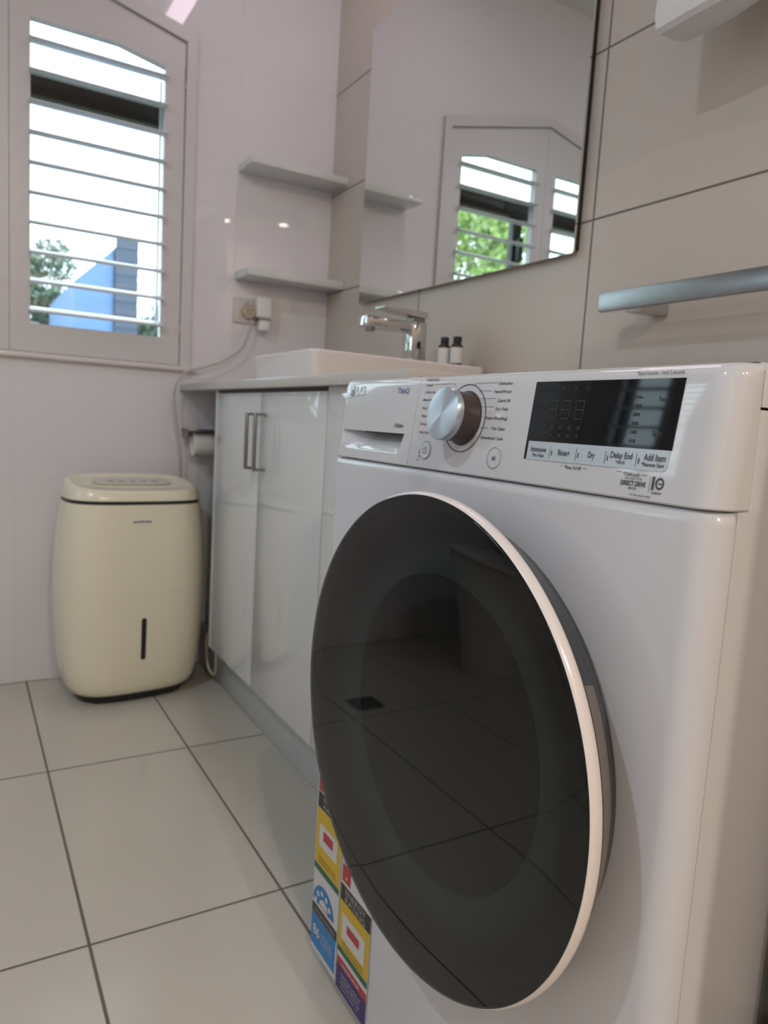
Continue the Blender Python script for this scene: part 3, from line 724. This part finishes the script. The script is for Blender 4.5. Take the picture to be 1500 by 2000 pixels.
tag(obj('benchtop', B(.580, XR - .0005, .932, YB - .001, .8605, .8805, bev=.0015), MAT['stone'], loc=(.82, 1.59, .8605)), 'pale stone benchtop slab running along the beige wall', 'benchtop')

# basin: square rimmed vessel
bs = bmesh.new()
def rr_(x0, x1, y0, y1, r, z, n=6):
    pts = []
    for cx, cy, a0 in ((x1 - r, y1 - r, 0), (x0 + r, y1 - r, 90), (x0 + r, y0 + r, 180), (x1 - r, y0 + r, 270)):
        for k in range(n + 1):
            a = math.radians(a0 + 90 * k / n); pts.append((cx + r * math.cos(a), cy + r * math.sin(a), z))
    return pts
bx0, bx1, by0, by1 = .600, 1.030, 1.326, 1.664
loft(bs, [rr_(bx0 + .006, bx1 - .002, by0 + .006, by1 - .006, .016, .8806), rr_(bx0 + .001, bx1, by0 + .001, by1 - .001, .018, .925), rr_(bx0, bx1, by0, by1, .018, .932), rr_(bx0 + .003, bx1 - .003, by0 + .003, by1 - .003, .016, .9358),
          rr_(bx0 + .010, bx1 - .105, by0 + .010, by1 - .010, .014, .9355), rr_(bx0 + .013, bx1 - .110, by0 + .013, by1 - .013, .014, .931), rr_(bx0 + .024, bx1 - .120, by0 + .024, by1 - .024, .03, .895), rr_(bx0 + .10, bx1 - .19, by0 + .09, by1 - .09, .04, .890)])
basin = tag(obj('basin', bs, MAT['ceramic'], loc=(.81, 1.495, .8806)), 'white rectangular ceramic basin sitting on the stone benchtop', 'basin')

# mixer tap
FY0, FY1 = 1.474, 1.519
tapr = thing('basin_mixer_tap', 'square chrome mixer tap standing on the basin deck', 'tap', (.95, 1.496, .9358))
obj('body', B(.920, .961, FY0, FY1, .9358, 1.040, bev=.002), MAT['chrome'], tapr)
sp = B(.798, .922, FY0 + .002, FY1 - .002, 1.015, 1.0385, bev=.002); obj('spout', sp, MAT['chrome'], tapr)
obj('aerator', lathe(bmesh.new(), [(.011, 1.006), (.012, 1.008), (.012, 1.0155)], (.818, 1.4965, 0), n=24), MAT['satin'], tapr)
obj('neck', B(.924, .957, FY0 + .006, FY1 - .006, 1.0395, 1.049), MAT['satin'], tapr)
lv = bmesh.new(); prism(lv, [(.842, 1.0615), (.922, 1.051), (.962, 1.0485), (.962, 1.0635), (.922, 1.0655), (.842, 1.0655)], FY0 + .001, FY1 - .001, 'xz')
obj('lever', lv, MAT['chrome'], tapr)

# bottles
def bottle(x, y, label, src=None):
    if src is None:
        t = thing('toiletry_bottle', label, 'bottle', (x, y, .9358), 'toiletry bottles on the basin deck')
        obj('bottle_body', lathe(bmesh.new(), [(.0130, .0002), (.0142, .0015), (.0142, .046), (.0125, .050), (.0080, .0525), (.0080, .055)], (x, y, .9358), n=32), MAT['amber'], t)
        obj('label', lathe(bmesh.new(), [(.01425, .008), (.01450, .009), (.01450, .042), (.01425, .043)], (x, y, .9358), n=32), MAT['label'], t)
        obj('cap', lathe(bmesh.new(), [(.0095, .0535), (.0098, .0545), (.0098, .067), (.0088, .068), (.0002, .068)], (x, y, .9358), n=24), MAT['blackm'], t)
        return t
    t = src.copy(); COL.objects.link(t); t.location = (x, y, .9358); t['label'] = label
    for ch in list(src.children):
        c = ch.copy(); COL.objects.link(c); c.parent = t
    return t
b0 = bottle(.985, 1.382, 'small dark bottle with white label, right of the pair by the tap')
bottle(.975, 1.418, 'small dark bottle with white label, left of the pair nearest the tap', b0)

# mirror
mr = thing('wall_mirror', 'large frameless rectangular mirror on the beige tiles above the basin', 'mirror', (XR, 1.54, 1.15))
obj('backing', B(1.046, XR - .0005, 1.096, 1.975, 1.158, 1.915), MAT['blackm'], mr)
mb = bmesh.new()
loft(mb, [[(1.0455, y, z) for _, y, z in [(0, p[0], p[1]) for p in rr_(1.094, 1.983, 1.151, 1.922, .006, 0)]], [(1.0405, p[0], p[1]) for p in rr_(1.094, 1.983, 1.151, 1.922, .006, 0)]])
obj('mirror_glass', mb, MAT['mirror'], mr)

# shelves
for z0, z1, lb in ((1.5305, 1.5515, 'white floating shelf in the corner, the upper one above the bright spot'), (1.2125, 1.2365, 'white floating shelf in the corner, the lower one above the power outlet')):
    tag(obj('wall_shelf', B(.742, XR - .0005, 2.127, YB - .0005, z0, z1, bev=.0015), MAT['gloss'], loc=(.9, 2.19, z0)), lb, 'shelf', 'corner wall shelves')

# power outlet, charger and cord
po = thing('power_outlet', 'white double power outlet on the white wall under the lower shelf', 'outlet', (.795, YB, 1.12))
obj('plate', B(.738, .852, YB - .009, YB - .0003, 1.083, 1.158, bev=.003), MAT['outlet'], po)
obj('switch', B(.770, .782, YB - .013, YB - .009, 1.143, 1.154, bev=.001), MAT['outlet'], po)
obj('switch', B(.812, .824, YB - .013, YB - .009, 1.143, 1.154, bev=.001), MAT['outlet'], po)
rp = thing('round_plug', 'round beige plug in the left socket of the outlet', 'plug', (.783, YB - .03, 1.118))
obj('plug_body', lathe(bmesh.new(), [(.0002, YB - .034), (.017, YB - .034), (.021, YB - .030), (.022, YB - .0135)], (.783, 0, 1.118), 'y', 32), MAT['tan'], rp)
for dx, dz in ((-.006, .004), (.006, .004), (0, -.007)):
    obj('pin_hole', B(.783 + dx - .0012, .783 + dx + .0012, YB - .0346, YB - .0338, 1.118 + dz - .0035, 1.118 + dz + .0035), MAT['blackm'], rp)
pc = thing('plug_adapter', 'tall white plug adapter in the right socket of the outlet', 'plug', (.825, YB - .03, 1.10))
obj('adapter_body', B(.803, .848, YB - .050, YB - .0135, 1.102, 1.166, bev=.005, seg=3), MAT['plug'], pc)
obj('adapter_foot', B(.812, .845, YB - .046, YB - .016, 1.064, 1.0955, bev=.004), MAT['plug'], pc)
obj('adapter_seam', B(.806, .847, YB - .047, YB - .0145, 1.0955, 1.102), MAT['satin'], pc)
cbl = bmesh.new()
path = smooth_path([(.790, YB - .0300, 1.093), (.783, 2.212, 1.060), (.760, 2.210, 1.005), (.706, 2.208, .962), (.643, 2.205, .935), (.590, 2.203, .917), (.562, 2.202, .885), (.555, 2.205, .84), (.563, 2.205, .77), (.577, 2.208, .69), (.585, 2.222, .60), (.590, 2.230, .42), (.585, 2.232, .20), (.575, 2.20, .09), (.52, 2.15, .10)])
tube(cbl, path, .0032)
lp = bmesh.new(); tube(lp, smooth_path([(.634, 2.065, .148), (.632, 2.060, .10), (.634, 2.045, .052), (.640, 2.02, .034), (.640, 1.995, .05), (.636, 1.975, .10), (.634, 1.970, .150)]), .0042)
tag(obj('hanging_hose', lp, MAT['cord'], loc=(.634, 2.02, .034)), 'loop of cream hose hanging below the far end of the vanity', 'hose')

# toilet roll holder on the back wall in the gap
th = thing('toilet_roll_holder', 'dark chrome roll holder on the wall between dehumidifier and vanity', 'holder', (.64, YB, .735))
obj('wall_plate', B(.665, .710, YB - .010, YB - .0003, .700, .745, bev=.002), MAT['chrome'], th)
obj('flap', B(.585, .710, YB - .105, YB - .010, .741, .748, bev=.001), MAT['satin'], th)
obj('spindle', B(.588, .600, YB - .070, YB - .010, .722, .741, bev=.002), MAT['satin'], th)
obj('rod', lathe(bmesh.new(), [(.006, .600), (.006, .708)], (0, YB - .06, .722), 'x', 16), MAT['chrome'], th)
tr = bmesh.new(); lathe(tr, [(.012, .608), (.036, .608), (.036, .702), (.012, .702), (.012, .608)], (0, YB - .06, .704), 'x', 40, cap=False)
tag(obj('toilet_roll', tr, MAT['paper'], loc=(.65, YB - .06, .704)), 'white toilet roll on the holder behind the dehumidifier', 'toilet roll')

# ------------------------------------------------------------------ dehumidifier
DCX, DCY, DROT = .413, 2.075, math.radians(5)
dh = thing('dehumidifier', 'cream barrel shaped dehumidifier standing on the floor tiles below the window', 'dehumidifier', (DCX, DCY, 0))
def sup(a, bb, z, n=64, e=3.2, dz=None, bow=0):
    pts = []
    for k in range(n):
        t = 2 * PI * k / n; c, s = math.cos(t), math.sin(t)
        x = a * math.copysign(abs(c) ** (2 / e), c); y = bb * math.copysign(abs(s) ** (2 / e), s)
        zz = z + (dz(x, y) if dz else 0)
        pts.append((DCX + x * math.cos(DROT) - y * math.sin(DROT), DCY + x * math.sin(DROT) + y * math.cos(DROT), zz))
    return pts
HB = .128
obj('power_cord', cbl, MAT['cord'], dh)
obj('base', loft(bmesh.new(), [sup(.142, .092, .006), sup(.148, .097, .018), sup(.160, .106, .045)]), MAT['blackm'], dh)
for sx in (-1, 1):
    for sy in (-1, 1):
        cx_ = DCX + sx * .10 * math.cos(DROT) - sy * .06 * math.sin(DROT); cy_ = DCY + sx * .10 * math.sin(DROT) + sy * .06 * math.cos(DROT)
        obj('castor', lathe(bmesh.new(), [(.012, 0), (.014, .002), (.014, .012)], (cx_, cy_, 0), n=16), MAT['blackm'], dh)
prof = [(.150, .102, .026), (.163, .110, .032), (.175, .117, .052), (.184, .122, .095), (.191, .126, .16), (.1965, .1285, .25), (.198, .129, .33), (.195, .1275, .42), (.188, .124, .49), (.180, .1195, .5465)]
shell = obj('body_shell', loft(bmesh.new(), [sup(a, b_, z) for a, b_, z in prof]), MAT['cream'], dh)
obj('seam_band', loft(bmesh.new(), [sup(.1765, .1165, .5462), sup(.1765, .1165, .5562)]), MAT['blackm'], dh)
TS = lambda x, y: .14 * y
obj('top_cover', loft(bmesh.new(), [sup(.1785, .1185, .5560), sup(.1775, .118, .566), sup(.1715, .1135, .588, dz=TS), sup(.1695, .1115, .5935, dz=TS), sup(.1660, .108, .5965, dz=TS), sup(.160, .102, .5975, dz=TS),
    sup(.153, .095, .5965, dz=TS), sup(.148, .090, .5935, dz=TS), sup(.10, .055, .5945, dz=TS), sup(.03, .02, .595, dz=TS)]), MAT['cream'], dh)
def dpt(x, y, z): return (DCX + x * math.cos(DROT) - y * math.sin(DROT), DCY + x * math.sin(DROT) + y * math.cos(DROT), z)
def dbox(x0, x1, y0, y1, z0, z1):
    bm = bmesh.new(); loft(bm, [[dpt(x0, y0, z), dpt(x1, y0, z), dpt(x1, y1, z), dpt(x0, y1, z)] for z in (z0, z1)]); return bm
pnl = obj('control_plate', loft(bmesh.new(), [[(px_, py_, pz_ + .0035) for px_, py_, pz_ in sup(.105, .034, .590, dz=lambda x, y: .14 * (y + .02))], [(px_, py_, pz_) for px_, py_, pz_ in sup(.105, .034, .597, dz=lambda x, y: .14 * (y + .02))]]), MAT['creampan'], dh)
for v in pnl.data.vertices: pass
for k in range(5): obj('button', dbox(-.060 + .030 * k - .007, -.060 + .030 * k + .007, -.008, .006, .5945, .5995), MAT['ink'] if k == 2 else MAT['faint2'], pnl)
# water window: rounded dark slot on the bulging front
def front_y(x, z, lift):
    for (a0, b0, z0), (a1, b1, z1) in zip(prof, prof[1:]):
        if z0 <= z <= z1:
            t = (z - z0) / (z1 - z0); a = a0 + (a1 - a0) * t; b_ = b0 + (b1 - b0) * t
            return -b_ * (1 - abs(x / a) ** 3.2) ** (1 / 3.2) - lift
    return -.12
sl = bmesh.new(); pts = []
for k in range(24):
    a = 2 * PI * k / 24; pts.append((.001 + .0068 * math.cos(a), (.235 if math.sin(a) >= 0 else .132) + .0068 * math.sin(a)))
loft(sl, [[dpt(x, front_y(x, z, -.003), z) for x, z in pts], [dpt(x, front_y(x, z, .0008), z) for x, z in pts]])
obj('water_window', sl, MAT['blackm'], dh)
lgm = bmesh.new(); vs, fs = textpts('ausclimate', .03); u0 = min(v[0] for v in vs); u1 = max(v[0] for v in vs)
nv = []
for u, v in vs:
    x = -.031 + (u - u0) / (u1 - u0) * .048; z = .500 + v * .0095
    nv.append(lgm.verts.new(dpt(x, front_y(x, z, .0006), z)))
for f in fs: lgm.faces.new([nv[i] for i in f])
obj('logo', lgm, MAT['inkteal'], dh, smooth=False)
obj('tank_seam', loft(bmesh.new(), [sup(.1972, .1287, .3085), sup(.1981, .1291, .3090), sup(.1981, .1291, .3096), sup(.1972, .1287, .3100)], False, False), MAT['creampan'], dh)

# ------------------------------------------------------------------ towel rail, hanging towel
tw = thing('towel_rail', 'flat chrome towel rail on the beige wall above the washing machine', 'rail', (XR, .60, 1.03))
obj('bar', B(.976, .988, .28, .952, 1.0145, 1.0475, bev=.0015), MAT['rail'], tw)
for py in (.868, .36):
    obj('bracket', B(.988, XR - .0003, py, py + .032, 1.010, 1.032, bev=.002), MAT['chrome'], tw)
tr2 = thing('upper_towel_rail', 'chrome rail high on the beige wall that carries the white towel', 'rail', (XR, .6, 1.80))
obj('bar', B(.950, .962, .26, .93, 1.785, 1.815, bev=.0015), MAT['chrome'], tr2)
for py in (.88, .30): obj('bracket', B(.962, XR - .0003, py, py + .03, 1.788, 1.812, bev=.002), MAT['chrome'], tr2)
tb = bmesh.new(); NY, prof_t = 26, []
def twl(y, k):   # cross section over the bar, k index round the fold
    w = .0035 * math.sin(y * 21) + .002 * math.sin(y * 47 + 1)
    zb = 1.408 + .004 * math.sin(y * 13)
    P_ = [(.912 + w, zb + .004), (.908 + w, zb + .020), (.916 + w, 1.60), (.932, 1.79), (.944, 1.826), (.958, 1.830), (.972, 1.820), (.984, 1.79), (.988 - w, 1.60), (.985 - w, zb + .016), (.980 - w, zb + .008), (.972 - w, zb + .006), (.9540, zb + .003),
          (.9540, 1.70), (.9685, 1.783), (.966, 1.8175), (.956, 1.8205), (.946, 1.8175), (.9435, 1.783), (.9535, 1.70), (.9535, zb + .002), (.930 + w, zb + .001), (.920 + w, zb - .001)]
    return [(x, y, z) for x, z in P_]
loft(tb, [twl(.300 + (.823 - .300) * i / NY, i) for i in range(NY + 1)])
tag(obj('hanging_towel', tb, MAT['towel'], loc=(.955, .58, 1.43)), 'white terry towel folded over the upper rail, its corner hanging into view', 'towel')

# ------------------------------------------------------------------ floor drain, toilet (seen in the door glass)
dn = thing('floor_drain', 'small square dark floor drain grate in the middle of the floor', 'drain', (-.225, 1.725, 0))
obj('drain_frame', loft(bmesh.new(), [[(-.27, 1.68, z), (-.18, 1.68, z), (-.18, 1.77, z), (-.27, 1.77, z)] for z in (.0003, .002)]), MAT['satin'], dn)
gb = bmesh.new()
for k in range(7): box(gb, -.262 + .0115 * k, -.262 + .0115 * k + .006, 1.688, 1.762, .0021, .0032)
obj('grate', gb, MAT['blackm'], dn)
TY = 1.83
to = thing('toilet', 'white ceramic toilet against the left wall below its shuttered window', 'toilet', (-.95, TY, 0))
def ov(x0, x1, w, z, n=40):
    cx = (x0 + x1) / 2; a = (x1 - x0) / 2
    return [(cx + a * math.cos(2 * PI * k / n) , TY + w * math.sin(2 * PI * k / n) * (1 if math.cos(2 * PI * k / n) > 0 else .5 + .5 * (1 - abs(math.cos(2 * PI * k / n))) ** .3), z) for k in range(n)]
obj('bowl', loft(bmesh.new(), [ov(-1.29, -.66, .13, .0005), ov(-1.29, -.65, .135, .03), ov(-1.29, -.63, .145, .20), ov(-1.29, -.60, .175, .34), ov(-1.29, -.59, .185, .40), ov(-1.27, -.61, .17, .405)]), MAT['ceramic'], to)
obj('seat', loft(bmesh.new(), [ov(-1.16, -.588, .187, .406), ov(-1.16, -.585, .190, .420), ov(-1.15, -.60, .180, .430)]), MAT['ceramic'], to)
obj('cistern', B(-1.292, -1.12, TY - .19, TY + .19, .41, .80, bev=.02, seg=4), MAT['ceramic'], to)
obj('flush_button', lathe(bmesh.new(), [(.022, .8005), (.022, .806), (.0002, .807)], (-1.2, TY, 0), n=24), MAT['chrome'], to)

# ------------------------------------------------------------------ outside
gz = -3.0
tag(obj('lawn', loft(bmesh.new(), [[(-40, 3.5, gz - .3), (40, 3.5, gz - .3), (40, 70, gz - .3), (-40, 70, gz - .3)], [(-40, 3.5, gz - .05), (40, 3.5, gz - .05), (40, 70, gz - .05), (-40, 70, gz - .05)]]), MAT['grass'], smooth=False), 'green ground outside the window', 'ground')['kind'] = 'stuff'
bl = thing('blue_building', 'blue gabled house with a grey brick chimney tower outside the window', 'building', (2.2, 15, gz))
obj('gable_wall', prism(bmesh.new(), [(1.70, gz), (2.45, gz), (2.40, 3.59), (1.755, 2.96)], 14.0, 18.0, 'xz'), MAT['bluewall'], bl, smooth=False)
cht = bmesh.new(); box(cht, 2.42, 2.80, 13.9, 14.6, gz, 3.63)
for k in range(28): box(cht, 2.415, 2.805, 13.885, 13.9, gz + .4 + .23 * k, gz + .4 + .23 * k + .16)
obj('chimney_tower', cht, MAT['greywall'], bl, smooth=False)
hs = thing('pale_house', 'low pale house with grey roof left of the blue building', 'building', (.2, 24, gz))
obj('wall', B(-4.5, 2.6, 24, 30, gz, 2.1), MAT['render'], hs, smooth=False)
obj('roof', prism(bmesh.new(), [(23.5, 2.1), (30.5, 2.1), (27, 3.6)], -4.9, 3.0, 'yz'), MAT['roof'], hs, smooth=False)
def tree(x, y, base, top, rad, m, label, n=2600, leaf=.13, seed=1, blobs=14):
    rnd = random.Random(seed)
    t = thing('garden_tree', label, 'tree', (x, y, base), 'trees beyond the window')
    h = top - base; tk = bmesh.new()
    zt = base + h * .75
    tube(tk, smooth_path([(x, y, base), (x + .08, y, base + h * .3), (x - .05, y + .05, base + h * .55), (x, y, zt)], 4), .07)
    for k in range(6):
        a = rnd.uniform(0, 2 * PI); z0 = base + h * rnd.uniform(.35, .6)
        tube(tk, [(x, y, z0), (x + rad * .35 * math.cos(a), y + rad * .35 * math.sin(a), z0 + h * .12), (x + rad * .7 * math.cos(a), y + rad * .7 * math.sin(a), z0 + h * .25)], .02, 6)
    obj('trunk', tk, MAT['bark'], t)
    cs = []
    for k in range(blobs):
        a = rnd.uniform(0, 2 * PI); r = rad * math.sqrt(rnd.random()) * .75
        cs.append((x + r * math.cos(a), y + r * math.sin(a), base + h * rnd.uniform(.42, .88), rad * rnd.uniform(.28, .48)))
    vv, ff = [], []
    for k in range(n):
        cx, cy, cz, cr = rnd.choice(cs)
        d = Vector((rnd.gauss(0, 1), rnd.gauss(0, 1), rnd.gauss(0, 1))).normalized() * cr * rnd.random() ** .35
        p = Vector((cx, cy, cz)) + d
        a = Vector((rnd.gauss(0, 1), rnd.gauss(0, 1), rnd.gauss(0, 1))).normalized() * leaf * rnd.uniform(.6, 1.2)
        b_ = a.orthogonal().normalized() * leaf * .5
        i = len(vv); vv += [p - a, p + b_, p + a, p - b_]; ff.append((i, i + 1, i + 2, i + 3))
    me = bpy.data.meshes.new('foliage'); me.from_pydata([tuple(v - Vector((x, y, base))) for v in vv], [], ff); me.materials.append(m)
    o = bpy.data.objects.new('foliage', me); COL.objects.link(o); o.parent = t
    return t
tree(1.35, 20.2, gz, 5.6, 1.35, MAT['leafd'], 'grey green tree left of the blue building', 6000, .09, 3)
tree(4.3, 21, gz, 4.6, 1.5, MAT['leafd'], 'grey green tree right of the blue building', 6000, .10, 4)
tree(2.6, 35, gz, 5.4, 2.4, MAT['leafd'], 'low bushy tree in the distance behind the blue building', 4000, .16, 9)
tree(5.2, 16.5, gz, 2.9, 1.2, MAT['leafg'], 'low green tree right of the grey brick tower', 4000, .08, 10)
tree(-4.15, 8.2, gz, 4.35, 1.25, MAT['leafg'], 'bright green tree seen in the mirror', 16000, .075, 5, 24)
